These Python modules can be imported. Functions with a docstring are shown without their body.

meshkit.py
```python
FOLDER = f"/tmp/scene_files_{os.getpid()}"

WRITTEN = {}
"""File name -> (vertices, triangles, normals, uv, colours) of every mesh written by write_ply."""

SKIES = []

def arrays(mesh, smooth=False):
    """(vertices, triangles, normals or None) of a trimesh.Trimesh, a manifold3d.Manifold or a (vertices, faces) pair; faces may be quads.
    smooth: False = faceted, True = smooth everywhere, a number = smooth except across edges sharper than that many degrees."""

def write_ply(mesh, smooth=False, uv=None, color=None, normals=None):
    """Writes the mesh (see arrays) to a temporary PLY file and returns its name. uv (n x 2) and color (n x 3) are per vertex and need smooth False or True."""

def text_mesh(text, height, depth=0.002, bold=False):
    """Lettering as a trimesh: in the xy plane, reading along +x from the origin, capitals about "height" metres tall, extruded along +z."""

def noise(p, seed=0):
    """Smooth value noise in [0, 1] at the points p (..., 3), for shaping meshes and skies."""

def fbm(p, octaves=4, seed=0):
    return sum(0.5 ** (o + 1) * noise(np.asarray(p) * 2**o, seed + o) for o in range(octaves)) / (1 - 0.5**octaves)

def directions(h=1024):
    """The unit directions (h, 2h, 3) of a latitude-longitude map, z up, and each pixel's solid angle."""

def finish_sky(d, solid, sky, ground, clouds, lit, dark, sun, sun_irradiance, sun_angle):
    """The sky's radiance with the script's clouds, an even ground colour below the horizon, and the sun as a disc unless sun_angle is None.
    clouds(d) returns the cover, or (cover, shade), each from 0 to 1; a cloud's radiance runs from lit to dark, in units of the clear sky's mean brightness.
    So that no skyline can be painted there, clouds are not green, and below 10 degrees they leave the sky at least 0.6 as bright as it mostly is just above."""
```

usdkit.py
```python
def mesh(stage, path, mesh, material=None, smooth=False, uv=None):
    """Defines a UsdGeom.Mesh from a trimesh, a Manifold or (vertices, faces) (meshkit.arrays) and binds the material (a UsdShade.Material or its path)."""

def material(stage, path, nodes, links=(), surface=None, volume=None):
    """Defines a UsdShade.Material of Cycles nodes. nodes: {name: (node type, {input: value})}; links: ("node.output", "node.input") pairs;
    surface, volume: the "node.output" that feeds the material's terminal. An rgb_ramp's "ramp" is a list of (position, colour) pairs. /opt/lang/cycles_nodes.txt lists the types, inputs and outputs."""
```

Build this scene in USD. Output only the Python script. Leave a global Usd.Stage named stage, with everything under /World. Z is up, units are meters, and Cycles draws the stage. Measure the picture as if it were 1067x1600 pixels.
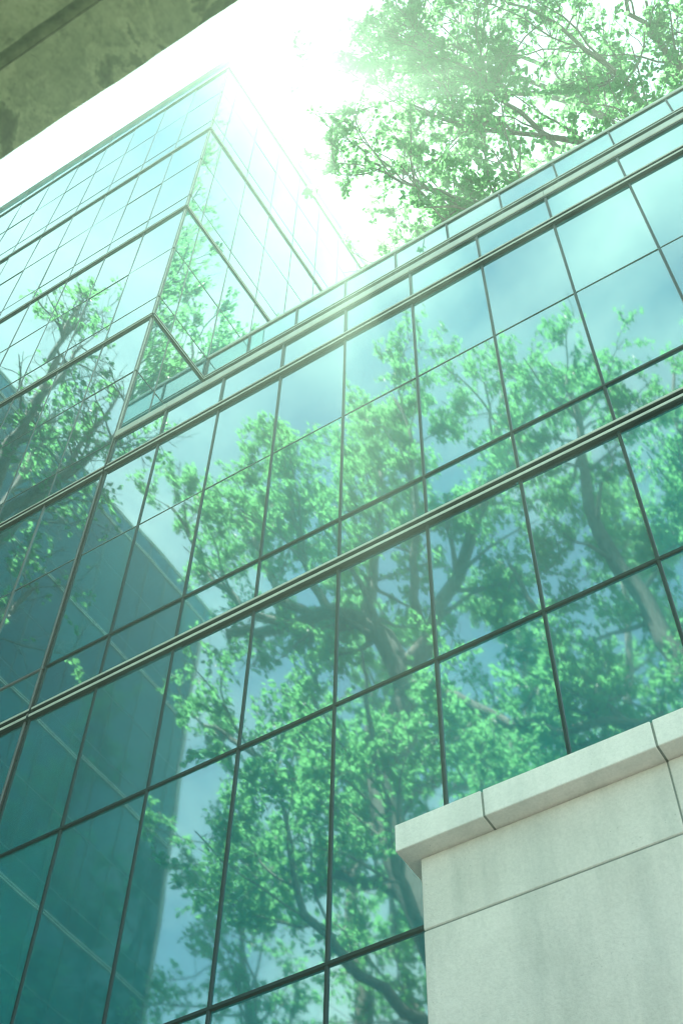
import math, random
import numpy as np
import trimesh
import usdkit
import meshkit
from pxr import Usd, UsdGeom, UsdLux, UsdShade, Gf, Sdf, Vt

stage = Usd.Stage.CreateInMemory()
UsdGeom.SetStageUpAxis(stage, 'Z')
UsdGeom.SetStageMetersPerUnit(stage, 1.0)
UsdGeom.Xform.Define(stage, '/World')
UsdGeom.Scope.Define(stage, '/World/Looks')

# ------------------------------------------------------------------ camera, sky, sun, exposure
U = 0.85                         # metres per glazing bay
EYE = 1.6                        # eye height


def zz(h):                       # height above the eye, in bays -> metres above ground
    return h * U + EYE


EXPOSURE = 2.3
R0 = 0.48
PAVE_LO, PAVE_HI = (0.16, 0.14, 0.13), (0.22, 0.195, 0.18)
SKY_TINT = (0.76, 1.0, 0.87)
SKY_STRENGTH = 0.052
SUN_INTENSITY = 1.22
SUN_COLOR = (1.0, 0.97, 0.88)
HAZE_DENSITY = 0.0030
HAZE_COLOR = (0.64, 1.0, 0.76)
HAZE_G = 0.6

EL, AZ, ROLL = math.radians(55.5699), math.radians(-33.2478), math.radians(1.5809)
fwd = np.array([math.cos(EL) * math.sin(AZ), math.cos(EL) * math.cos(AZ), math.sin(EL)])
rt = np.cross(fwd, [0, 0, 1]); rt /= np.linalg.norm(rt)
up = np.cross(rt, fwd)
rt, up = math.cos(ROLL) * rt + math.sin(ROLL) * up, -math.sin(ROLL) * rt + math.cos(ROLL) * up
eye = np.array([4.2137 * U, -6.4079 * U, EYE])
cam = UsdGeom.Camera.Define(stage, '/World/camera')
m = np.eye(4); m[0, :3] = rt; m[1, :3] = up; m[2, :3] = -fwd; m[3, :3] = eye
cam.AddTransformOp().Set(Gf.Matrix4d(*m.ravel().tolist()))
cam.CreateHorizontalApertureAttr(24.0)
cam.CreateVerticalApertureAttr(36.0)
cam.CreateFocalLengthAttr(24.0 * 2029.77 / 1067)
cam.CreateExposureAttr(EXPOSURE)
cam.CreateFStopAttr(5.6)
cam.CreateFocusDistanceAttr(12.5)
cam.CreateClippingRangeAttr(Gf.Vec2f(0.05, 2000))

sd = np.array([-0.185, 0.230, 0.955]); sd /= np.linalg.norm(sd)
SUN_EL, SUN_ROT = math.asin(sd[2]), math.atan2(sd[0], sd[1])
sun = UsdLux.DistantLight.Define(stage, '/World/sun')
sun.CreateIntensityAttr(SUN_INTENSITY)
sun.CreateAngleAttr(0.5)
sun.CreateNormalizeAttr(True)
sun.CreateColorAttr(Gf.Vec3f(*SUN_COLOR))
zax = sd; xax = np.cross([0, 0, 1], zax); xax /= np.linalg.norm(xax); yax = np.cross(zax, xax)
m = np.eye(4); m[0, :3] = xax; m[1, :3] = yax; m[2, :3] = zax
sun.AddTransformOp().Set(Gf.Matrix4d(*m.ravel().tolist()))

L = '/World/Looks/'
sky_mat = usdkit.material(stage, L + 'sky', {
    'sky': ('sky_texture', {'sky_type': 'single_scattering', 'sun_disc': False, 'sun_elevation': SUN_EL, 'sun_rotation': SUN_ROT,
                            'air_density': 1.0, 'aerosol_density': 0.35, 'ozone_density': 1.0, 'altitude': 50.0}),
    'tc': ('texture_coordinate', {}),
    'map': ('mapping', {'scale': (1.0, 1.0, 1.6)}),
    'n': ('noise_texture', {'scale': 2.3, 'detail': 7.0, 'roughness': 0.56, 'distortion': 0.3}),
    'r': ('rgb_ramp', {'ramp': [(0.44, (0, 0, 0)), (0.66, (0.8, 0.8, 0.8))]}),
    'cl': ('mix', {'mix_type': 'mix', 'color2': (7.5, 7.9, 7.9)}),
    'tint': ('mix', {'mix_type': 'multiply', 'fac': 1.0, 'color2': SKY_TINT}),
    'bg': ('background_shader', {'strength': SKY_STRENGTH})},
    [('tc.generated', 'map.vector'), ('map.vector', 'n.vector'), ('n.fac', 'r.fac'), ('r.color', 'cl.fac'), ('sky.color', 'cl.color1'),
     ('cl.color', 'tint.color1'), ('tint.color', 'bg.color')], surface='bg.background')
dome = UsdLux.DomeLight.Define(stage, '/World/sky')
dome.CreateIntensityAttr(1.0)
UsdShade.MaterialBindingAPI.Apply(dome.GetPrim()).Bind(sky_mat)

# ------------------------------------------------------------------ scene helpers
USED = {}


def fresh(parent, name):
    k = f'{parent}/{name}'
    n = USED.get(k, 0); USED[k] = n + 1
    return k if n == 0 else f'{k}_{n:03d}'


def tag(prim, label=None, category=None, group=None, kind=None):
    for k, v in (('label', label), ('category', category), ('group', group), ('kind', kind)):
        if v:
            prim.SetCustomDataByKey(k, v)
    return prim


def path_of(p):
    return '/World' if p is None else str(p.GetPath())


def obj(name, mesh, mat, parent=None, smooth=False):
    return usdkit.mesh(stage, fresh(path_of(parent), name), mesh, mat, smooth=smooth).GetPrim()


def thing(name, label, category, group=None, loc=(0, 0, 0), kind=None):
    x = UsdGeom.Xform.Define(stage, fresh('/World', name))
    if any(loc):
        x.AddTranslateOp().Set(Gf.Vec3d(*loc))
    return tag(x.GetPrim(), label, category, group, kind)


BF = np.array([[0, 2, 1], [0, 3, 2], [4, 5, 6], [4, 6, 7], [0, 1, 5], [0, 5, 4], [1, 2, 6], [1, 6, 5], [2, 3, 7], [2, 7, 6], [3, 0, 4], [3, 4, 7]])


def box(x0, x1, y0, y1, z0, z1):
    v = np.array([[x0, y0, z0], [x1, y0, z0], [x1, y1, z0], [x0, y1, z0], [x0, y0, z1], [x1, y0, z1], [x1, y1, z1], [x0, y1, z1]], float)
    return v, BF


def join(parts):
    vs, fs, n = [], [], 0
    for v, f in parts:
        vs.append(v); fs.append(np.asarray(f) + n); n += len(v)
    return np.vstack(vs), np.vstack(fs)


def cbox(x0, x1, y0, y1, z0, z1, c):
    """A box with chamfered edges (hull of three shrunk boxes)."""
    pts = []
    for a, b, d in ((c, c, 0), (c, 0, c), (0, c, c)):
        for x in (x0 + a, x1 - a):
            for y in (y0 + b, y1 - b):
                for z in (z0 + d, z1 - d):
                    pts.append((x, y, z))
    h = trimesh.convex.convex_hull(np.array(pts))
    return np.array(h.vertices), np.array(h.faces)


# ------------------------------------------------------------------ materials
def glass(name, tint, body, r0, refl, body_mix):
    return usdkit.material(stage, L + name, {
        'geo': ('geometry', {}),
        'n': ('noise_texture', {'scale': 0.75, 'detail': 1.0}),
        'b': ('bump', {'strength': 0.32, 'distance': 0.006}),
        'oi': ('object_info', {}), 'rr': ('rgb_ramp', {'ramp': [(0.0, (0.62, 0.66, 0.72)), (1.0, (1.35, 1.30, 1.22))]}), 'bm': ('mix', {'mix_type': 'multiply', 'fac': 1.0, 'color2': body}),
        'lw': ('layer_weight', {'blend': 0.5}),
        'p5': ('math', {'math_type': 'power', 'value2': 4.0}),
        'f': ('math', {'math_type': 'multiply_add', 'value2': 1.0 - r0, 'value3': r0, 'use_clamp': True}),
        'g': ('glossy_bsdf', {'color': refl, 'roughness': 0.030, 'distribution': 'ggx'}),
        't': ('transparent_bsdf', {'color': tint}),
        'd': ('diffuse_bsdf', {}),
        'in': ('mix_closure', {'fac': body_mix}),
        'out': ('mix_closure', {})},
        [('oi.random', 'rr.fac'), ('rr.color', 'bm.color1'), ('bm.color', 'd.color'), ('geo.position', 'n.vector'), ('n.fac', 'b.height'), ('b.normal', 'g.normal'), ('lw.facing', 'p5.value1'), ('p5.value', 'f.value1'),
         ('t.BSDF', 'in.closure1'), ('d.BSDF', 'in.closure2'), ('f.value', 'out.fac'), ('in.closure', 'out.closure1'), ('g.BSDF', 'out.closure2')],
        surface='out.closure')


GLASS = glass('teal_glass', (0.06, 0.60, 0.62), (0.0, 0.275, 0.325), R0, (0.86, 1.0, 1.0), 0.5)
WING_GLASS = glass('dimmed_wing_glass', (0.05, 0.36, 0.50), (0.0, 0.05, 0.085), 0.045, (0.55, 0.95, 1.0), 0.4)  # same glass as the front; dimmer mirror image put into its colour
GLASS_CLEAR = glass('pale_glass', (0.70, 0.92, 0.84), (0.2, 0.4, 0.33), 0.10, (0.8, 1.0, 0.95), 0.12)


def metal(name, col, rough, metallic=0.0):
    return usdkit.material(stage, L + name, {
        'geo': ('geometry', {}),
        'n': ('noise_texture', {'scale': 3.0, 'detail': 5.0}),
        'r': ('rgb_ramp', {'ramp': [(0.3, tuple(0.82 * c for c in col)), (0.7, tuple(min(1, 1.12 * c) for c in col))]}),
        'p': ('principled_bsdf', {'roughness': rough, 'metallic': metallic})},
        [('geo.position', 'n.vector'), ('n.fac', 'r.fac'), ('r.color', 'p.base_color')], surface='p.BSDF')


DARK_METAL = metal('dark_metal', (0.003, 0.018, 0.022), 0.28, 0.0)
GREY_METAL = metal('grey_metal', (0.17, 0.19, 0.20), 0.32, 0.5)
PALE_METAL = metal('pale_metal', (0.52, 0.58, 0.53), 0.38)
THIN_BAR = metal('thin_bar', (0.10, 0.14, 0.14), 0.5)
JOINT = metal('joint_sealant', (0.24, 0.26, 0.24), 0.8)
INTERIOR = metal('interior_wall', (0.30, 0.30, 0.28), 0.8)
CEILING = metal('ceiling', (0.55, 0.55, 0.52), 0.8)


def concrete(name, lo, hi, scale, stain=None, bump=0.007, blotch=None):
    nodes = {
        'geo': ('geometry', {}), 'oi': ('object_info', {}),
        'off': ('vector_math', {'math_type': 'multiply_add', 'vector2': (1, 1, 1)}),
        'cx': ('combine_xyz', {}),
        'mul': ('math', {'math_type': 'multiply', 'value2': 3.0}),
        'n1': ('noise_texture', {'scale': scale, 'detail': 8.0, 'roughness': 0.62}),
        'r1': ('rgb_ramp', {'ramp': [(0.28, lo), (0.72, hi)]}),
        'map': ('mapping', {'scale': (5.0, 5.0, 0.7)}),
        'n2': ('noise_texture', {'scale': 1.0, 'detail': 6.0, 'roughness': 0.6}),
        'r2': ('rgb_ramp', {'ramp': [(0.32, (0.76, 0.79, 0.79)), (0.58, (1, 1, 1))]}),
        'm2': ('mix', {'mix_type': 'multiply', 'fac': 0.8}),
        'n3': ('noise_texture', {'scale': 70.0, 'detail': 5.0, 'roughness': 0.7}),
        'r3': ('rgb_ramp', {'ramp': [(0.3, (0.90, 0.90, 0.90)), (0.7, (1.05, 1.05, 1.05))]}),
        'm3': ('mix', {'mix_type': 'multiply', 'fac': 1.0}),
        'v': ('voronoi_texture', {'scale': 26.0}),
        'rv': ('rgb_ramp', {'ramp': [(0.0, (0.55, 0.55, 0.55)), (0.06, (0.7, 0.7, 0.7)), (0.09, (1, 1, 1))]}),
        'nv': ('noise_texture', {'scale': 3.1, 'detail': 2.0}),
        'rn': ('rgb_ramp', {'ramp': [(0.52, (0, 0, 0)), (0.62, (1, 1, 1))]}),
        'm4': ('mix', {'mix_type': 'multiply'}),
        'b': ('bump', {'strength': 0.6, 'distance': bump}),
        'p': ('principled_bsdf', {'roughness': 0.86, 'specular_ior_level': 0.25})}
    links = [('oi.random', 'mul.value1'), ('mul.value', 'cx.x'), ('mul.value', 'cx.z'), ('geo.position', 'off.vector1'), ('cx.vector', 'off.vector3'),
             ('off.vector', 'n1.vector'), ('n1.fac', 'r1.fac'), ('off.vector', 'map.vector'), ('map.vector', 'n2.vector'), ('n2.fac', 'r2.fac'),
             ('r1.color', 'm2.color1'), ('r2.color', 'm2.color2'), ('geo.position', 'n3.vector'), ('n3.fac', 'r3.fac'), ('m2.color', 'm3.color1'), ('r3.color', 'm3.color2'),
             ('geo.position', 'v.vector'), ('v.distance', 'rv.fac'), ('geo.position', 'nv.vector'), ('nv.fac', 'rn.fac'), ('rn.color', 'm4.fac'),
             ('m3.color', 'm4.color1'), ('rv.color', 'm4.color2'), ('n3.fac', 'b.height'), ('b.normal', 'p.normal')]
    last = 'm4.color'
    if blotch:
        y0, y1 = blotch
        nodes |= {'nb': ('noise_texture', {'scale': 5.5, 'detail': 8.0, 'roughness': 0.6, 'distortion': 0.5}),
                  'sy': ('separate_xyz', {}),
                  'ed': ('map_range', {'from_min': y0, 'from_max': y1, 'to_min': 0.12, 'to_max': -0.10, 'clamp': True}),
                  'sum': ('math', {'math_type': 'add'}),
                  'rb': ('rgb_ramp', {'ramp': [(0.29, (0.25, 0.29, 0.22)), (0.37, (0.46, 0.52, 0.38)), (0.39, (1.05, 1.05, 0.88)), (0.42, (0.92, 0.94, 0.78)), (0.45, (0.72, 0.76, 0.60)), (0.62, (0.9, 0.92, 0.78)), (0.75, (1.0, 1.0, 0.88))]}),
                  'mb': ('mix', {'mix_type': 'multiply', 'fac': 1.0}),
                  'nc': ('noise_texture', {'scale': 22.0, 'detail': 6.0, 'roughness': 0.7}),
                  'rc': ('rgb_ramp', {'ramp': [(0.35, (0.62, 0.66, 0.58)), (0.5, (0.95, 0.97, 0.9)), (0.7, (1.05, 1.05, 0.98))]}),
                  'mc': ('mix', {'mix_type': 'multiply', 'fac': 0.9})}
        links += [('geo.position', 'nb.vector'), ('geo.position', 'sy.vector'), ('sy.y', 'ed.value'), ('nb.fac', 'sum.value1'), ('ed.result', 'sum.value2'),
                  ('sum.value', 'rb.fac'), (last, 'mb.color1'), ('rb.color', 'mb.color2'), ('geo.position', 'nc.vector'), ('nc.fac', 'rc.fac'),
                  ('mb.color', 'mc.color1'), ('rc.color', 'mc.color2')]
        last = 'mc.color'
    links.append((last, 'p.base_color'))
    return usdkit.material(stage, L + name, nodes, links, surface='p.BSDF')


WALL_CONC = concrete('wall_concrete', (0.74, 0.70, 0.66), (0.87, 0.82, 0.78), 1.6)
COPING_CONC = concrete('coping_concrete', (0.90, 0.86, 0.83), (0.95, 0.91, 0.88), 2.0, bump=0.002)
SOFFIT_CONC = concrete('mossy_concrete', (0.40, 0.53, 0.33), (0.54, 0.66, 0.46), 4.0, bump=0.01,
                       blotch=(-5.822 * U - 0.30, -5.822 * U))
PAVING = concrete('paving', PAVE_LO, PAVE_HI, 0.7)


def leaf_mat(name, stops, trans, tw):
    return usdkit.material(stage, L + name, {
        'geo': ('geometry', {}),
        'r': ('rgb_ramp', {'ramp': stops}),
        'd': ('principled_bsdf', {'roughness': 0.45, 'specular_ior_level': 0.4}),
        'tm': ('mix', {'mix_type': 'multiply', 'fac': 1.0, 'color2': trans}),
        't': ('translucent_bsdf', {}),
        'o': ('mix_closure', {'fac': tw})},
        [('geo.random_per_island', 'r.fac'), ('r.color', 'd.base_color'), ('r.color', 'tm.color1'), ('tm.color', 't.color'),
         ('d.BSDF', 'o.closure1'), ('t.BSDF', 'o.closure2')], surface='o.closure')


LEAF = leaf_mat('leaf', [(0.0, (0.07, 0.17, 0.08)), (0.35, (0.16, 0.28, 0.09)), (0.62, (0.38, 0.40, 0.09)), (0.90, (0.58, 0.51, 0.12)), (1.0, (0.56, 0.40, 0.18))], (1.9, 2.2, 1.6), 0.72)
BARK = usdkit.material(stage, L + 'bark', {
    'geo': ('geometry', {}), 'map': ('mapping', {'scale': (14, 14, 2.2)}),
    'n': ('noise_texture', {'scale': 2.0, 'detail': 7.0, 'roughness': 0.65}),
    'r': ('rgb_ramp', {'ramp': [(0.3, (0.07, 0.065, 0.055)), (0.7, (0.20, 0.19, 0.16))]}),
    'b': ('bump', {'strength': 0.8, 'distance': 0.03}),
    'p': ('principled_bsdf', {'roughness': 0.9})},
    [('geo.position', 'map.vector'), ('map.vector', 'n.vector'), ('n.fac', 'r.fac'), ('r.color', 'p.base_color'), ('n.fac', 'b.height'), ('b.normal', 'p.normal')], surface='p.BSDF')

# ------------------------------------------------------------------ ground
g = obj('ground', box(-78, 78, -78, 78, -0.3, 0), PAVING); tag(g, kind='structure')

# ------------------------------------------------------------------ glass building
rng = random.Random(4)
MULL_W, MULL_D = 0.027, 0.015
BANDS = [10.265, 15.20, 20.14, 25.14, 30.06]          # double rail bands (centre height in bays above the eye)


class Face:
    """A facade plane. a runs along it, n points outward; o is a point on the plane at ground level."""
    def __init__(self, o, a, n):
        self.o, self.a, self.n = np.array(o, float), np.array(a, float), np.array(n, float)
        self.flip = np.dot(np.cross(self.a, -self.n), [0, 0, 1]) < 0

    def box(self, s0, s1, d0, d1, z0, z1, tilt=False, chamfer=0):
        """s along the face, d outward (metres), z up."""
        v, f = (cbox(s0, s1, -d1, -d0, z0, z1, chamfer) if chamfer else box(s0, s1, -d1, -d0, z0, z1))
        v = v.copy()
        if tilt:
            kx, kz = rng.gauss(0, 0.0026), rng.gauss(0, 0.0026)
            v[:, 1] += kx * (v[:, 0] - (s0 + s1) / 2) + kz * (v[:, 2] - (z0 + z1) / 2)
        w = self.o + v[:, :1] * self.a - v[:, 1:2] * self.n + np.array([0, 0, 1]) * v[:, 2:3]
        return w, (f[:, ::-1] if self.flip else f)


def glaze(parent, face, cols, rows, kinds, mull_mat, z_top, band_ends=(0, 0), mull_from=None, visible=None, glass_mat=None):
    """cols: s positions of the mullions in metres; rows: z of row lines in metres; kinds[i]: what stands on row line i ('band', 'bar', 'thin', 'joint', None)."""
    rest = []
    for i in range(len(cols) - 1):
        for j in range(len(rows) - 1):
            g0 = 0.004
            lo = 0.056 if kinds[j] == 'band' else g0
            hi = 0.066 if kinds[j + 1] == 'band' else g0
            b = face.box(cols[i] + g0, cols[i + 1] - g0, -0.022, 0.0, rows[j] + lo, rows[j + 1] - hi, tilt=True)
            if visible is None or visible(i, j):
                obj('glass_pane', b, glass_mat or GLASS, parent)
            else:
                rest.append(b)
    if rest:
        tag(obj('lower_panes', join(rest), glass_mat or GLASS, parent), kind='stuff')
    for i, s in enumerate(cols):
        lo_top = min(z_top, zz(15.13))
        if rows[0] < lo_top:
            obj('mullion', face.box(s - MULL_W / 2, s + MULL_W / 2, -0.11, MULL_D, rows[0] + 0.01, lo_top, chamfer=0.006), mull_mat, parent)
        w2 = MULL_W / 2 if mull_mat is DARK_METAL else 0.010
        if z_top > lo_top:
            obj('mullion', face.box(s - w2, s + w2, -0.11, 0.018 if mull_mat is DARK_METAL else 0.006, max(rows[0], lo_top) + 0.01, z_top), mull_mat, parent)
    e0, e1 = band_ends
    for z, k in zip(rows, kinds):
        a, b = cols[0] + e0, cols[-1] + e1
        if k == 'band':
            q = 0.68 if z > zz(18) else 0.92          # slimmer bands on the upper storeys
            obj('floor_band', join([face.box(a, b, -0.10, 0.004, z - 0.100 * q, z + 0.085 * q), face.box(a, b, -0.05, 0.030 * q, z + 0.046 * q, z + 0.090 * q, chamfer=0.003),
                                    face.box(a, b, -0.05, 0.038 * q, z - 0.072 * q, z - 0.016 * q, chamfer=0.003)]), DARK_METAL, parent)  # fins coloured dark to give shaded undersides behind the pale front plates
            obj('pale_rail', face.box(a, b, 0.030 * q, 0.030 * q + 0.004, z + 0.056 * q, z + 0.084 * q), PALE_METAL, parent)
            obj('pale_rail', face.box(a, b, 0.038 * q, 0.038 * q + 0.004, z - 0.058 * q, z - 0.024 * q), PALE_METAL, parent)
        elif k == 'bar':
            obj('transom', face.box(a, b, -0.08, 0.018, z - 0.015, z + 0.015, chamfer=0.004), mull_mat, parent)
        elif k == 'thin':
            obj('transom', face.box(a, b, -0.08, 0.006, z - 0.0055, z + 0.0055), THIN_BAR, parent)


LOW_ROWS = [(-1.86, 'bar'), (1.7, 'bar'), (5.635, 'bar'), (8.24, 'bar'), (10.265, 'band'), (11.05, 'bar'), (13.17, 'thin'), (15.20, 'band'), (15.99, 'thin')]
HIGH_ROWS = [(18.16, 'thin'), (20.14, 'band'), (20.91, 'thin'), (23.05, 'thin'), (25.14, 'band'), (25.80, 'thin'), (28.0, 'thin'), (30.06, 'band'), (30.72, 'thin'), (32.95, 'thin'), (35.06, 'band'), (35.84, None)]
split = lambda rows: ([zz(r[0]) for r in rows], [r[1] for r in rows])

CORNER = -3.94 * U
XW = -15.6 * U
TOP = zz(35.84)

# --- the low block (right of the tower corner)
low = thing('glass_low_block', 'low teal glass block with stone ledge and set-back top storey, right of the tower', 'building')
fm = Face((0, 0, 0), (1, 0, 0), (0, -1, 0))
lz, lk = split(LOW_ROWS[:-1] + [(16.0, None)])
cols = [CORNER + 0.03] + [i * U for i in range(-3, 9)]
glaze(low, fm, cols, lz, lk, DARK_METAL, zz(15.99))
LOWX1 = 8 * U
ZT = zz(16.0)
# pale ledge at the roof edge, in lengths
lx = [CORNER + 0.01] + [(-3.0 + 2 * k) * U for k in range(6)]
for i in range(len(lx) - 1):
    obj('ledge_stone', cbox(lx[i] + 0.002, lx[i + 1] - 0.002, -0.034, 1.20, ZT + 0.035, ZT + 0.165, 0.005), PALE_METAL, low)
obj('ledge_joint', box(CORNER + 0.01, LOWX1, -0.024, 1.2, ZT, ZT + 0.035), DARK_METAL, low)
# set-back storey
YS = 1.48 * U
fs = Face((0, YS, 0), (1, 0, 0), (0, -1, 0))
sz = [ZT + 0.2, zz(18.16), zz(20.14), zz(20.88)]
glaze(low, fs, [CORNER + 0.03] + [i * U for i in range(-3, 9)], sz, [None, 'thin', 'band', None], DARK_METAL, zz(20.86))
obj('coping_rail', cbox(CORNER + 0.01, LOWX1, YS - 0.028, YS + 0.15, zz(20.88) + 0.02, zz(20.88) + 0.085, 0.006), PALE_METAL, low)
obj('coping_joint', box(CORNER + 0.01, LOWX1, YS - 0.015, YS + 0.14, zz(20.88), zz(20.88) + 0.02), DARK_METAL, low)
DEPTH = 5.4
obj('roof', box(CORNER + 0.05, LOWX1 - 0.05, YS + 0.16, DEPTH, zz(20.3), zz(20.3) + 0.2), WALL_CONC, low)
obj('side_wall', box(LOWX1, LOWX1 + 0.2, 0.03, DEPTH, 0.004, zz(20.8)), WALL_CONC, low)
obj('rear_wall', box(CORNER + 0.05, LOWX1 - 0.003, DEPTH + 0.003, DEPTH + 0.2, 0.004, zz(20.8)), WALL_CONC, low)
obj('interior_wall', box(CORNER + 0.2, LOWX1 - 0.01, 3.6, 3.75, 0.01, zz(20.2)), INTERIOR, low)
for h in (0.7, 5.4, 10.265, 15.20):
    obj('floor_slab', box(CORNER + 0.2, LOWX1 - 0.01, 0.16, 3.58, zz(h) - 0.14, zz(h) + 0.14), CEILING, low)

# --- the tower
tower = thing('glass_tower', 'tall pale glass tower whose corner rises above the low block, upper left', 'building')
tz, tk = split(LOW_ROWS + HIGH_ROWS)
tcols = [XW + 0.03] + [i * U for i in range(-15, -3)][0:11] + [CORNER - 0.03]
# left face in the plane of the low block
glaze(tower, fm, tcols, tz, tk, GREY_METAL, TOP, band_ends=(0, 0.03 + 0.0), visible=lambda i, j: i >= 2 and j >= 2)
# right face rising behind the low block
fr = Face((CORNER, 0, 0), (0, 1, 0), (1, 0, 0))
rz, rk = split([(16.25, None)] + HIGH_ROWS)
rcols = [0.03] + [(0.48 + k) * U for k in range(0, 10)]
glaze(tower, fr, rcols, rz, rk, GREY_METAL, TOP, band_ends=(-0.03, 0), visible=lambda i, j: True)
RY = rcols[-1]
obj('corner_post', cbox(CORNER - 0.03, CORNER - 0.014, 0.001, 0.03, zz(16.25), TOP, 0.004), PALE_METAL, tower)
obj('parapet_cap', box(XW, CORNER + 0.06, -0.06, 0.16, TOP + 0.002, TOP + 0.05), PALE_METAL, tower)
obj('parapet_cap', box(CORNER - 0.16, CORNER + 0.06, 0.163, RY, TOP + 0.002, TOP + 0.05), PALE_METAL, tower)
obj('roof', box(XW + 0.05, CORNER - 0.17, 0.17, RY - 0.02, zz(34.9), zz(34.9) + 0.2), WALL_CONC, tower)
obj('rear_wall', box(XW + 0.05, CORNER - 0.05, RY + 0.003, RY + 0.2, 0.004, TOP - 0.1), WALL_CONC, tower)
obj('interior_wall', box(XW + 1.0, CORNER - 3.2, 3.4, 3.6, 0.01, zz(34.7)), INTERIOR, tower)
obj('interior_wall', box(CORNER - 3.2, CORNER - 3.0, 3.4, RY - 0.1, 0.01, zz(34.7)), INTERIOR, tower)
for h in (0.7, 5.4, 10.265, 15.20, 20.14, 25.14, 30.06):
    obj('floor_slab', box(XW + 0.2, CORNER - 0.17, 0.16, RY - 0.05, zz(h) - 0.14, zz(h) + 0.14), CEILING, tower)

# --- the wing that comes forward on the left and is seen mirrored in the front glass
wing = thing('glass_wing', 'teal glass wing in dimmed colour, seen mirrored in the lower left panes of the front', 'building')
WL = 15.5
fw = Face((XW, -WL * U, 0), (0, 1, 0), (1, 0, 0))
wcols = [0.0] + [(0.5 + k) * U for k in range(0, 15)] + [WL * U - 0.05]
glaze(wing, fw, wcols, tz, tk, DARK_METAL, TOP, band_ends=(0, 0), visible=lambda i, j: j >= 4, glass_mat=WING_GLASS)
obj('parapet_cap', box(XW - 0.16, XW + 0.06, -WL * U - 0.06, -0.07, TOP + 0.002, TOP + 0.05), PALE_METAL, wing)
obj('end_wall', box(XW - 5, XW - 0.03, -WL * U - 0.2, -WL * U - 0.003, 0.004, TOP - 0.05), INTERIOR, wing)
obj('rear_wall', box(XW - 5.2, XW - 5, -WL * U - 0.2, -0.003, 0.004, TOP - 0.1), WALL_CONC, wing)
obj('roof', box(XW - 5, XW - 0.17, -WL * U, -0.01, zz(34.9), zz(34.9) + 0.2), WALL_CONC, wing)
obj('interior_wall', box(XW - 3.4, XW - 3.2, -WL * U + 0.02, -0.02, 0.01, zz(34.7)), INTERIOR, wing)
for h in (0.7, 5.4, 10.265, 15.20, 20.14, 25.14, 30.06):
    obj('floor_slab', box(XW - 3.19, XW - 0.16, -WL * U + 0.02, -0.02, zz(h) - 0.14, zz(h) + 0.14), CEILING, wing)

# ------------------------------------------------------------------ concrete wall with coping, lower right
wall = thing('concrete_wall', 'pale concrete panel wall with white overhanging coping, lower right before the glass', 'wall')
WX0, WX1 = 1.304 * U, 7.5 * U
WY = -1.0 * U
ZC0, ZC1, ZJ = zz(5.262), zz(5.468), zz(4.74)
G = 0.0045
px = [WX0, 2.9 * U, 4.5 * U, 6.1 * U, WX1]
for i in range(len(px) - 1):
    a, b = px[i] + (G if i else 0), px[i + 1] - G
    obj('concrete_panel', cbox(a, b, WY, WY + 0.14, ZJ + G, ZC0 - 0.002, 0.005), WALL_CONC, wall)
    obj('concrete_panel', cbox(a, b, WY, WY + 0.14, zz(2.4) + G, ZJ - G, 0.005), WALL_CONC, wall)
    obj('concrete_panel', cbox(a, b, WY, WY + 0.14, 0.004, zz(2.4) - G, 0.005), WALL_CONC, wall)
obj('core', box(WX0 + 0.012, WX1 - 0.012, WY + 0.007, WY + 0.30, 0.004, ZC0 - 0.003), JOINT, wall)
ov = 0.133 * U
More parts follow.
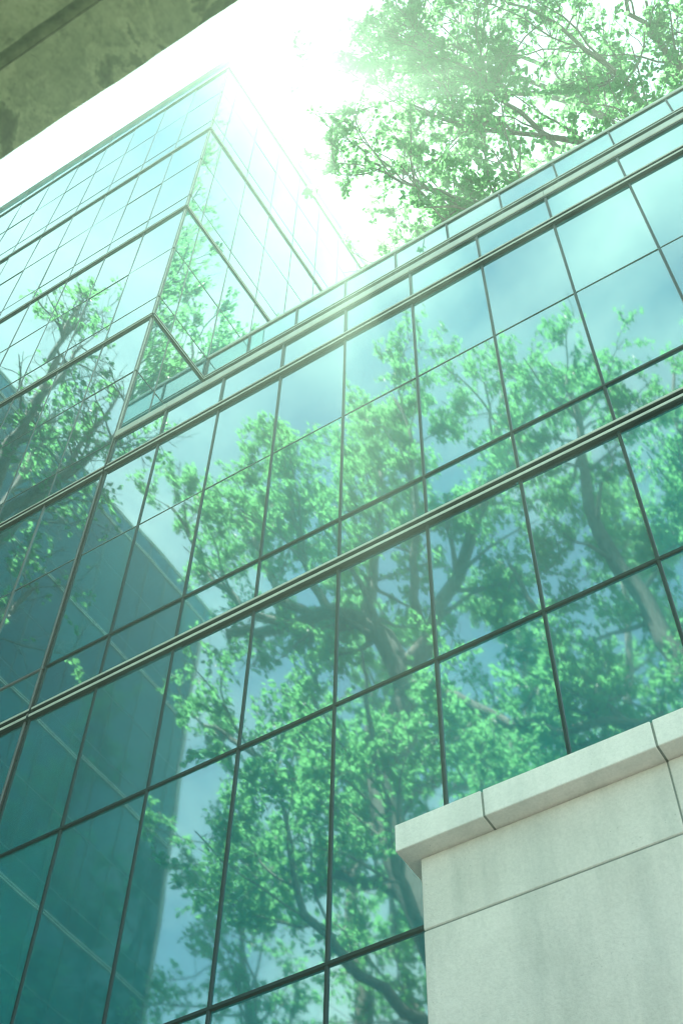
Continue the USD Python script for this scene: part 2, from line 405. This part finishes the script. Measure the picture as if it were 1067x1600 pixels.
cx = [1.206 * U, 1.806 * U, 2.90 * U, 4.0 * U, 5.1 * U, 6.2 * U, WX1 + 0.05]
for i in range(len(cx) - 1):
    obj('coping_stone', cbox(cx[i] + (0.006 if i else 0), cx[i + 1] - 0.006, WY - ov, WY + 0.36, ZC0, ZC1, 0.004), COPING_CONC, wall)
obj('coping_joint', box(cx[0] + 0.02, cx[-1] - 0.02, WY - ov + 0.005, WY + 0.34, ZC0 + 0.005, ZC1 - 0.012), JOINT, wall)

# ------------------------------------------------------------------ concrete canopy over the camera, upper left
canopy = thing('concrete_canopy', 'mossy stained concrete canopy with a drip groove, close overhead in the upper left', 'canopy')
CZ = zz(4.0)
CE = -5.822 * U
GR0, GR1 = -6.035 * U, -6.078 * U
soff = []
for (y0, y1, zb) in ((GR0, CE, CZ), (GR1, GR0, CZ + 0.035), (-8.2 * U, GR1, CZ + 0.002)):
    soff.append((y0, y1, zb))
nx, v, f = 90, [], []


def rough_slab(y0, y1, zb, zt, seed):
    x0, x1 = -4.0, 6.0
    ny = max(2, int((y1 - y0) / 0.03))
    nxx = 240
    xs, ys = np.linspace(x0, x1, nxx), np.linspace(y0, y1, ny)
    X, Y = np.meshgrid(xs, ys, indexing='ij')
    P = np.stack([X, Y, np.full_like(X, zb)], -1).reshape(-1, 3)
    P[:, 2] += 0.010 * (meshkit.fbm(P * 5.0, 4, seed) - 0.5)
    edge = (np.arange(len(P)) % ny) == ny - 1
    P[edge, 1] += 0.010 * (meshkit.fbm(P[edge] * 9.0, 4, seed + 9) - 0.5)
    I = np.arange(nxx * ny).reshape(nxx, ny)
    q = np.stack([I[:-1, :-1], I[:-1, 1:], I[1:, 1:], I[1:, :-1]], -1).reshape(-1, 4)
    fs = [q[:, [0, 1, 2]], q[:, [0, 2, 3]]]
    rim = np.concatenate([I[:, 0], I[-1, 1:], I[-2::-1, -1], I[0, -2:0:-1]])
    top = P[rim].copy(); top[:, 2] = zt
    n = len(P); k = len(rim)
    j = np.arange(k); j1 = (j + 1) % k
    fs.append(np.stack([rim[j], rim[j1], n + j1], -1)); fs.append(np.stack([rim[j], n + j1, n + j], -1))
    V = np.vstack([P, top, [[(x0 + x1) / 2, (y0 + y1) / 2, zt]]])
    fs.append(np.stack([n + j, n + j1, np.full(k, n + k)], -1))
    return V, np.vstack(fs)


obj('soffit_edge', rough_slab(GR0, CE, CZ, CZ + 0.32, 1), SOFFIT_CONC, canopy, smooth=35)
obj('drip_groove', box(-3.95, 5.95, GR1 + 0.002, GR0 - 0.002, CZ + 0.03, CZ + 0.31), SOFFIT_CONC, canopy)
obj('soffit', rough_slab(-8.0 * U, GR1, CZ, CZ + 0.32, 5), SOFFIT_CONC, canopy, smooth=35)
for x in (-3.2, 5.2):
    obj('column', cbox(x - 0.16, x + 0.16, -7.7 * U, -7.7 * U + 0.32, 0.004, CZ + 0.02, 0.015), SOFFIT_CONC, canopy)


# ------------------------------------------------------------------ trees
def tubes(lines, sides):
    vs, fs, n = [], [], 0
    for pts, rad in lines:
        p = np.asarray(pts, float); r = np.asarray(rad, float)
        t = np.gradient(p, axis=0); t /= np.linalg.norm(t, axis=1, keepdims=True) + 1e-9
        ref = np.array([0, 0, 1.0]) if abs(t[0, 2]) < 0.85 else np.array([1.0, 0, 0])
        a = np.cross(t, ref); a /= np.linalg.norm(a, axis=1, keepdims=True) + 1e-9
        b = np.cross(t, a)
        ang = np.arange(sides) * 2 * np.pi / sides
        V = p[:, None] + r[:, None, None] * (np.cos(ang)[None, :, None] * a[:, None] + np.sin(ang)[None, :, None] * b[:, None])
        i, j = np.meshgrid(np.arange(len(p) - 1), np.arange(sides), indexing='ij')
        q = np.stack([i * sides + j, (i + 1) * sides + j, (i + 1) * sides + (j + 1) % sides, i * sides + (j + 1) % sides], -1).reshape(-1, 4)
        vs.append(V.reshape(-1, 3)); fs.append(np.vstack([q[:, [0, 1, 2]], q[:, [0, 2, 3]]]) + n); n += V.shape[0] * sides
    return np.vstack(vs), np.vstack(fs)


# a leaf: broad, pointed, folded along its midrib
LV = np.array([[0, 0, 0], [0.30, 0.27, 0.07], [0.68, 0.24, 0.05], [1, 0, -0.10], [0.68, -0.24, 0.05], [0.30, -0.27, 0.07], [0.5, 0, -0.03]])
LF = np.array([[0, 6, 1], [1, 6, 2], [2, 6, 3], [3, 6, 4], [4, 6, 5], [5, 6, 0]])


def leaves(points, dirs, rs, size):
    n = len(points)
    d = dirs + rs.normal(0, 0.55, (n, 3)) + np.array([0, 0, -0.25])
    d /= np.linalg.norm(d, axis=1, keepdims=True)
    nn = np.array([0, 0, 1.0]) + rs.normal(0, 0.45, (n, 3))
    s = np.cross(nn, d); s /= np.linalg.norm(s, axis=1, keepdims=True) + 1e-9
    w = np.cross(d, s)
    L_ = size * rs.uniform(0.65, 1.25, (n, 1, 1))
    V = points[:, None] + L_ * (LV[None, :, :1] * d[:, None] + LV[None, :, 1:2] * s[:, None] + LV[None, :, 2:] * w[:, None])
    F = LF[None] + (np.arange(n) * len(LV))[:, None, None]
    return V.reshape(-1, 3), F.reshape(-1, 3)


def smooth_path(pts, n=14):
    p = np.asarray(pts, float)
    k = np.arange(len(p))
    from scipy.interpolate import CubicSpline
    return CubicSpline(k, p)(np.linspace(0, len(p) - 1, n))


def make_tree(name, label, group, trunk, limbs, seed, bare=None, leaf=0.19, reach=2.4, twig_leaves=16, keep=None, per_limb=9, density=1.0):
    """trunk and limbs: (control points, radius at start, radius at end)."""
    rs = np.random.RandomState(seed)
    wood, small, twigs = [], [], []

    def wander(p, d, length, r0, r1, n, lift=0.06, wob=0.16):
        pts = [np.array(p, float)]
        for k in range(n):
            d = d + rs.normal(0, wob, 3) + np.array([0, 0, lift])
            d /= np.linalg.norm(d)
            pts.append(pts[-1] + d * length / n)
        return np.array(pts), np.linspace(r0, r1, n + 1)

    def off(axis, spread):
        a = rs.normal(0, 1, 3); a -= a.dot(axis) * axis; a /= np.linalg.norm(a)
        v = axis * math.cos(spread) + a * math.sin(spread)
        return v

    tp, tr0, tr1 = trunk
    tpts = smooth_path(tp, 16)
    wood.append((tpts, np.linspace(tr0, tr1, 16)))
    for lp, r0, r1 in limbs:
        P = smooth_path(lp, 14)
        P[1:-1] += rs.normal(0, 0.04, (12, 3))
        wood.append((P, np.linspace(r0, r1, 14)))
        length = np.linalg.norm(np.diff(P, axis=0), axis=1).sum()
        for k in range(int(per_limb * max(1, length / 4.5))):
            t = rs.uniform(0.22, 1.0); i = min(int(t * 13), 12)
            ax = P[i + 1] - P[i]; ax /= np.linalg.norm(ax)
            d = off(ax, rs.uniform(0.6, 1.25))
            ln = reach * rs.uniform(0.6, 1.15) * (1.1 - 0.4 * t)
            p = P[i] + (P[i + 1] - P[i]) * rs.uniform()
            rr = np.interp(t, [0, 1], [r0, r1])
            b, br = wander(p, d, ln, max(0.016, rr * 0.45), 0.010, 7)
            small.append((b, br))
            for q in range(7):
                t2 = rs.uniform(0.25, 1.0); i2 = min(int(t2 * 7), 6)
                ax2 = b[i2 + 1] - b[i2]; ax2 /= np.linalg.norm(ax2)
                c, cr = wander(b[i2], off(ax2, rs.uniform(0.5, 1.2)), ln * rs.uniform(0.28, 0.5), 0.009, 0.005, 5, 0.03, 0.2)
                small.append((c, cr))
                twigs.append(c)
                for w_ in range(2):
                    e, er = wander(c[rs.randint(1, 5)], off((c[-1] - c[0]) / np.linalg.norm(c[-1] - c[0]), rs.uniform(0.5, 1.1)), ln * rs.uniform(0.15, 0.26), 0.005, 0.003, 4, 0.0, 0.2)
                    small.append((e, er)); twigs.append(e)
    T = [t for t in twigs if keep is None or keep(t[-1])]
    if bare is not None:
        q = smooth_path(bare, 30)
        T = [t for t in T if not (t[-1][1] > -7.9 and np.linalg.norm(q[:, [0, 2]] - t[-1][[0, 2]], axis=1).min() < 0.6)]
    if keep is not None:
        small = [s for s in small if keep(s[0][-1])]
    pts, dirs = [], []
    for t in T:
        if rs.uniform() > density:
            continue
        n = max(3, int(rs.normal(twig_leaves, 4) * (0.6 if len(t) < 6 else 1)))
        u = rs.uniform(0.15, 1.0, n) * (len(t) - 1)
        i = np.minimum(u.astype(int), len(t) - 2)
        pts.append(t[i] + (t[i + 1] - t[i]) * (u - i)[:, None] + rs.normal(0, 0.035, (n, 3)))
        dd = (t[i + 1] - t[i]); dd /= np.linalg.norm(dd, axis=1, keepdims=True)
        dirs.append(dd + rs.normal(0, 0.7, (n, 3)))
    o = thing(name, label, 'tree', group)
    obj('trunk', tubes(wood[:1], 12), BARK, o, smooth=True)
    for wd in wood[1:]:
        obj('limb', tubes([wd], 8), BARK, o, smooth=True)
    tag(obj('twigs', tubes(small, 4), BARK, o, smooth=True), kind='stuff')
    pts, dirs = np.vstack(pts), np.vstack(dirs)
    tag(obj('crown', leaves(pts, dirs, rs, leaf), LEAF, o), kind='stuff')
    return len(pts)


N = 0
# the tree whose crooked bough is mirrored in the middle of the front
A = [((-4.2, -7.7, 13.5), (-4.1, -7.6, 15.8), (-4.0, -7.6, 17.2), (-3.5, -7.6, 18.3))]
N += make_tree('broadleaf_tree', 'broadleaf tree with a crooked bough, mirrored in the middle panes of the glass front', None,
          ([(-2.3, -8.0, 0), (-2.5, -7.9, 6), (-2.9, -7.8, 11.2), (-3.6, -7.7, 13.8), (-4.05, -7.65, 16.4)], 0.33, 0.24),
          [([(-4.05, -7.65, 16.4), (-3.6, -7.65, 18.0), (-4.1, -7.65, 19.9), (-5.0, -7.65, 21.0), (-6.0, -7.65, 21.35), (-7.4, -7.5, 21.6)], 0.26, 0.10),
           ([(-3.7, -7.65, 17.8), (-2.8, -7.7, 17.5), (-2.1, -7.8, 16.7), (-0.9, -7.9, 15.9), (0.4, -8.2, 15.8)], 0.15, 0.05),
           ([(-3.75, -7.65, 18.6), (-2.9, -7.9, 20.2), (-2.0, -8.0, 22.5), (-1.4, -8.0, 24.8), (-1.2, -8.2, 27)], 0.18, 0.04),
           ([(-4.3, -7.7, 20.0), (-4.5, -8.0, 22.5), (-4.2, -8.1, 25.0), (-4.6, -8.1, 28)], 0.14, 0.03),
           ([(-5.4, -7.65, 21.1), (-6.6, -7.4, 23.0), (-7.3, -7.4, 25.3), (-8, -7.4, 27)], 0.10, 0.03),
           ([(-3.5, -7.7, 13.5), (-5.0, -8.0, 14.8), (-6.2, -8.0, 15.5), (-7.4, -8.0, 16.6)], 0.12, 0.03),
           ([(-3.0, -7.75, 11.2), (-3.9, -6.6, 12.0), (-4.4, -5.8, 13.0), (-4.2, -5.2, 14.6)], 0.09, 0.02),
           ([(-3.4, -7.7, 13.0), (-3.4, -6.8, 13.9), (-3.2, -6.0, 15.0), (-3.1, -5.4, 16.6)], 0.09, 0.02),
           ([(-3.1, -7.7, 11.8), (-2.6, -8.6, 13.0), (-1.6, -8.8, 13.2), (-0.4, -8.8, 13.6)], 0.12, 0.03),
           ([(-4.9, -7.65, 20.8), (-5.6, -7.2, 22.6), (-5.8, -6.8, 25.0), (-6.2, -6.6, 28)], 0.10, 0.03),
           ([(-6.0, -7.65, 21.3), (-7.4, -7.2, 22.6), (-8.4, -7.0, 24.6), (-9.4, -6.8, 27)], 0.09, 0.03),
           ([(-3.2, -7.8, 19.4), (-3.2, -7.4, 21.5), (-2.8, -7.0, 23.6), (-3.0, -6.6, 26)], 0.10, 0.03),
           ([(-3.8, -7.7, 14.8), (-5.6, -7.4, 16.6), (-6.6, -7.4, 18.0), (-7.6, -7.4, 19)], 0.10, 0.03),
           ([(-4.0, -7.65, 15.5), (-4.2, -9.0, 17.0), (-4.0, -10.4, 18.6), (-4, -11, 20.5)], 0.14, 0.03)],
          11, bare=[(-3.5, -7.6, 17.6), (-4.1, -7.6, 19.6), (-5.0, -7.6, 20.6), (-6.9, -7.6, 21.0)], leaf=0.105, density=0.95, twig_leaves=24, keep=lambda p: p[1] < -4.2 and p[0] > -8.1 - max(0, p[2] - 23) * 0.4)
N += make_tree('broadleaf_tree', 'broadleaf tree mirrored in the right-hand panes, above the concrete wall', None,
          ([(2.2, -9.2, 0), (2.0, -9.0, 6), (1.5, -8.8, 11), (1.2, -8.7, 15)], 0.38, 0.2),
          [([(1.2, -8.7, 15), (0.6, -8.5, 18), (0.2, -8.2, 21), (0.3, -8, 24), (0, -8, 27)], 0.2, 0.04),
           ([(1.4, -8.7, 12.5), (2.4, -8.3, 15), (3.2, -8, 18), (3.5, -7.8, 21)], 0.15, 0.04),
           ([(1.3, -8.7, 14), (0, -8.3, 15.5), (-1.0, -8.1, 18), (-1.6, -8, 20.5)], 0.14, 0.03),
           ([(1.2, -8.7, 15), (1.8, -8.9, 18), (2.0, -8.6, 21.5), (2.4, -8.6, 25.5)], 0.15, 0.03),
           ([(1.5, -8.8, 11), (0.4, -8.4, 12.4), (-0.8, -8.2, 13), (-1.6, -8.2, 13.8)], 0.12, 0.03),
           ([(1.6, -8.8, 11.5), (2.8, -8.4, 12.8), (3.8, -8.2, 14.2), (4.6, -8.2, 16)], 0.12, 0.03)],
          23, leaf=0.105, density=0.95, twig_leaves=24, keep=lambda p: p[1] < -4.6)
N += 0
N += make_tree('broadleaf_tree', 'tall slender tree beside the glass wing, mirrored at the left edge under the tower', None,
          ([(-10.4, -2.9, 0), (-10.3, -2.8, 8), (-10.2, -2.7, 16), (-10.0, -2.6, 22)], 0.30, 0.16),
          [([(-10.0, -2.6, 22), (-9.6, -2.5, 25), (-9.3, -2.5, 28), (-9.3, -2.6, 30.5)], 0.15, 0.03),
           ([(-10.1, -2.7, 19), (-9.0, -2.8, 21), (-8.2, -3.0, 23.2), (-7.8, -3.2, 25.5)], 0.12, 0.03),
           ([(-10.0, -2.7, 20.5), (-9.2, -2.2, 22.4), (-8.4, -2.0, 24.4), (-8.2, -2.2, 26.4)], 0.11, 0.03),
           ([(-10.1, -2.7, 21), (-10.8, -3.4, 23.5), (-11.0, -3.8, 26), (-10.8, -3.9, 28.5)], 0.12, 0.03),
           ([(-10.2, -2.7, 17), (-9.3, -3.2, 18.4), (-8.7, -3.4, 19.6)], 0.09, 0.03),
           ([(-10.0, -2.6, 21), (-8.2, -2.7, 21.8), (-7.2, -2.8, 22.4), (-6.6, -2.8, 22.8)], 0.11, 0.03)],
          91, leaf=0.12, reach=1.9, density=0.22, twig_leaves=11, keep=lambda p: p[1] < -1.2)
for k, (x, y, lab) in enumerate([(-8.2, -14.5, 'farther tree showing between the crowns mirrored in the lower middle panes'),
                                 (-4.9, -16.0, 'middle one of three farther trees, low in the mirrored panes left of the wall'),
                                 (-1.6, -15.5, 'farther tree low in the mirrored view beside the coping of the concrete wall')]):
    N += make_tree('broadleaf_tree', lab, None,
              ([(x, y, 0), (x + 0.3, y, 7), (x, y + 0.3, 13), (x - 0.2, y + 0.2, 18)], 0.4, 0.2),
              [([(x - 0.2, y + 0.2, 18), (x - 0.6, y, 22), (x, y, 27), (x, y, 31)], 0.18, 0.04),
               ([(x, y, 14), (x + 2, y + 0.4, 17), (x + 3, y + 0.4, 20), (x + 3.4, y, 24)], 0.15, 0.04),
               ([(x, y, 14), (x - 2, y + 0.6, 16.5), (x - 3.3, y + 0.6, 19.5), (x - 3.6, y, 23)], 0.15, 0.04),
               ([(x, y, 11), (x + 2, y + 1, 13), (x + 3.6, y + 1, 14.5)], 0.13, 0.03),
               ([(x, y, 11), (x - 2, y + 1, 12.6), (x - 3.6, y + 1, 14)], 0.13, 0.03)],
              51 + k, leaf=0.15, reach=2.7, density=0.7, twig_leaves=22)
# the tree behind the low block
N += make_tree('broadleaf_tree', 'large bright green tree rising behind the low block roof, upper right', None,
          ([(5.4, 7.6, 0), (5.2, 7.4, 10), (5.0, 7.0, 18), (4.8, 6.6, 23)], 0.350, 0.015),
          [([(4.8, 6.6, 23), (4.0, 5.2, 24.5), (3.0, 3.8, 25.5), (1.8, 2.8, 26.0), (0.8, 2.0, 27)], 0.126, 0.015),
           ([(4.8, 6.6, 21), (4.4, 5.0, 21.8), (4.0, 3.6, 22.3), (3.8, 2.6, 22.8)], 0.091, 0.015),
           ([(4.8, 6.6, 21.5), (3.6, 5.6, 22.4), (2.4, 4.6, 23), (1.2, 3.8, 23.6)], 0.091, 0.015),
           ([(4.9, 6.8, 20.6), (5.6, 5.4, 21.6), (5.9, 4.2, 22.2), (6.0, 3.0, 22.8)], 0.091, 0.015),
           ([(4.9, 6.8, 21), (5.8, 5.2, 22.5), (6.6, 4.0, 24), (7.2, 2.8, 25.5)], 0.112, 0.015),
           ([(4.8, 6.6, 23), (5.2, 5.2, 26), (5.0, 3.8, 28), (5.4, 2.4, 29.5)], 0.126, 0.015),
           ([(4.8, 6.6, 22.5), (3.4, 6.2, 24), (2.0, 5.8, 25), (0.6, 5.4, 27)], 0.112, 0.015),
           ([(4.8, 6.6, 23), (4.2, 6.0, 27), (3.4, 5.0, 30), (2.8, 4, 32)], 0.112, 0.015),
           ([(4.6, 5.6, 25.4), (4.0, 3.6, 26.8), (3.4, 2.2, 28), (2.6, 1.2, 29)], 0.084, 0.015),
           ([(4.9, 5.2, 26.2), (5.6, 3.8, 27), (6.0, 2.4, 27.6), (6.2, 1.2, 28.4)], 0.084, 0.015),
           ([(3.4, 5.0, 30), (2.4, 3.4, 30), (1.4, 2.0, 30), (0.4, 0.8, 30.5)], 0.070, 0.015),
           ([(2.4, 3.6, 26), (1.6, 2.2, 28), (0.9, 1.2, 29.0)], 0.056, 0.015),
           ([(3.4, 5.0, 30), (1.8, 3.8, 31.5), (0.2, 2.6, 32.2), (-0.9, 1.2, 33)], 0.070, 0.015),
           ([(1.8, 2.8, 26.0), (0.7, 2.4, 27.4), (-0.1, 1.6, 28.8)], 0.042, 0.015),
           ([(2.0, 5.8, 25), (0.8, 4.6, 26), (-0.2, 3.8, 26.6)], 0.049, 0.015),
           ([(2.8, 4, 32), (1.6, 2.4, 32.6), (1.2, 0.8, 33)], 0.049, 0.015),
           ([(4.8, 6.6, 21.4), (2.8, 4.6, 22.2), (1.3, 3.0, 22.8), (0.0, 2.0, 22.8)], 0.063, 0.015),
           ([(4.8, 6.6, 20.8), (3.0, 4.4, 21.3), (1.7, 2.8, 21.3), (0.5, 2.0, 21.5)], 0.063, 0.015),
           ([(2.4, 5.0, 23.2), (0.9, 3.4, 24.6), (-0.3, 2.4, 25.4), (-0.8, 1.7, 26.2)], 0.056, 0.015),
           ([(1.8, 5.8, 25.4), (0.4, 4.4, 27), (-0.6, 3.2, 28.0)], 0.049, 0.015),
           ([(5.0, 3.8, 28), (4.6, 2.2, 29), (4.0, 0.6, 29.6)], 0.056, 0.015),
           ([(2.6, 1.2, 29), (2.2, 0.2, 29.8), (1.6, -0.6, 30.4)], 0.042, 0.015)],
          71, leaf=0.115, reach=2.6, density=0.62, twig_leaves=19, keep=lambda p: p[2] > 20.6)
print('leaves', N)

# ------------------------------------------------------------------ haze
hv = usdkit.material(stage, L + 'haze', {'v': ('principled_volume', {'color': HAZE_COLOR, 'density': HAZE_DENSITY, 'anisotropy': HAZE_G})}, [], volume='v.volume')
h = obj('haze', box(-80, 80, -80, 80, -1.3, 37), hv); tag(h, kind='stuff')
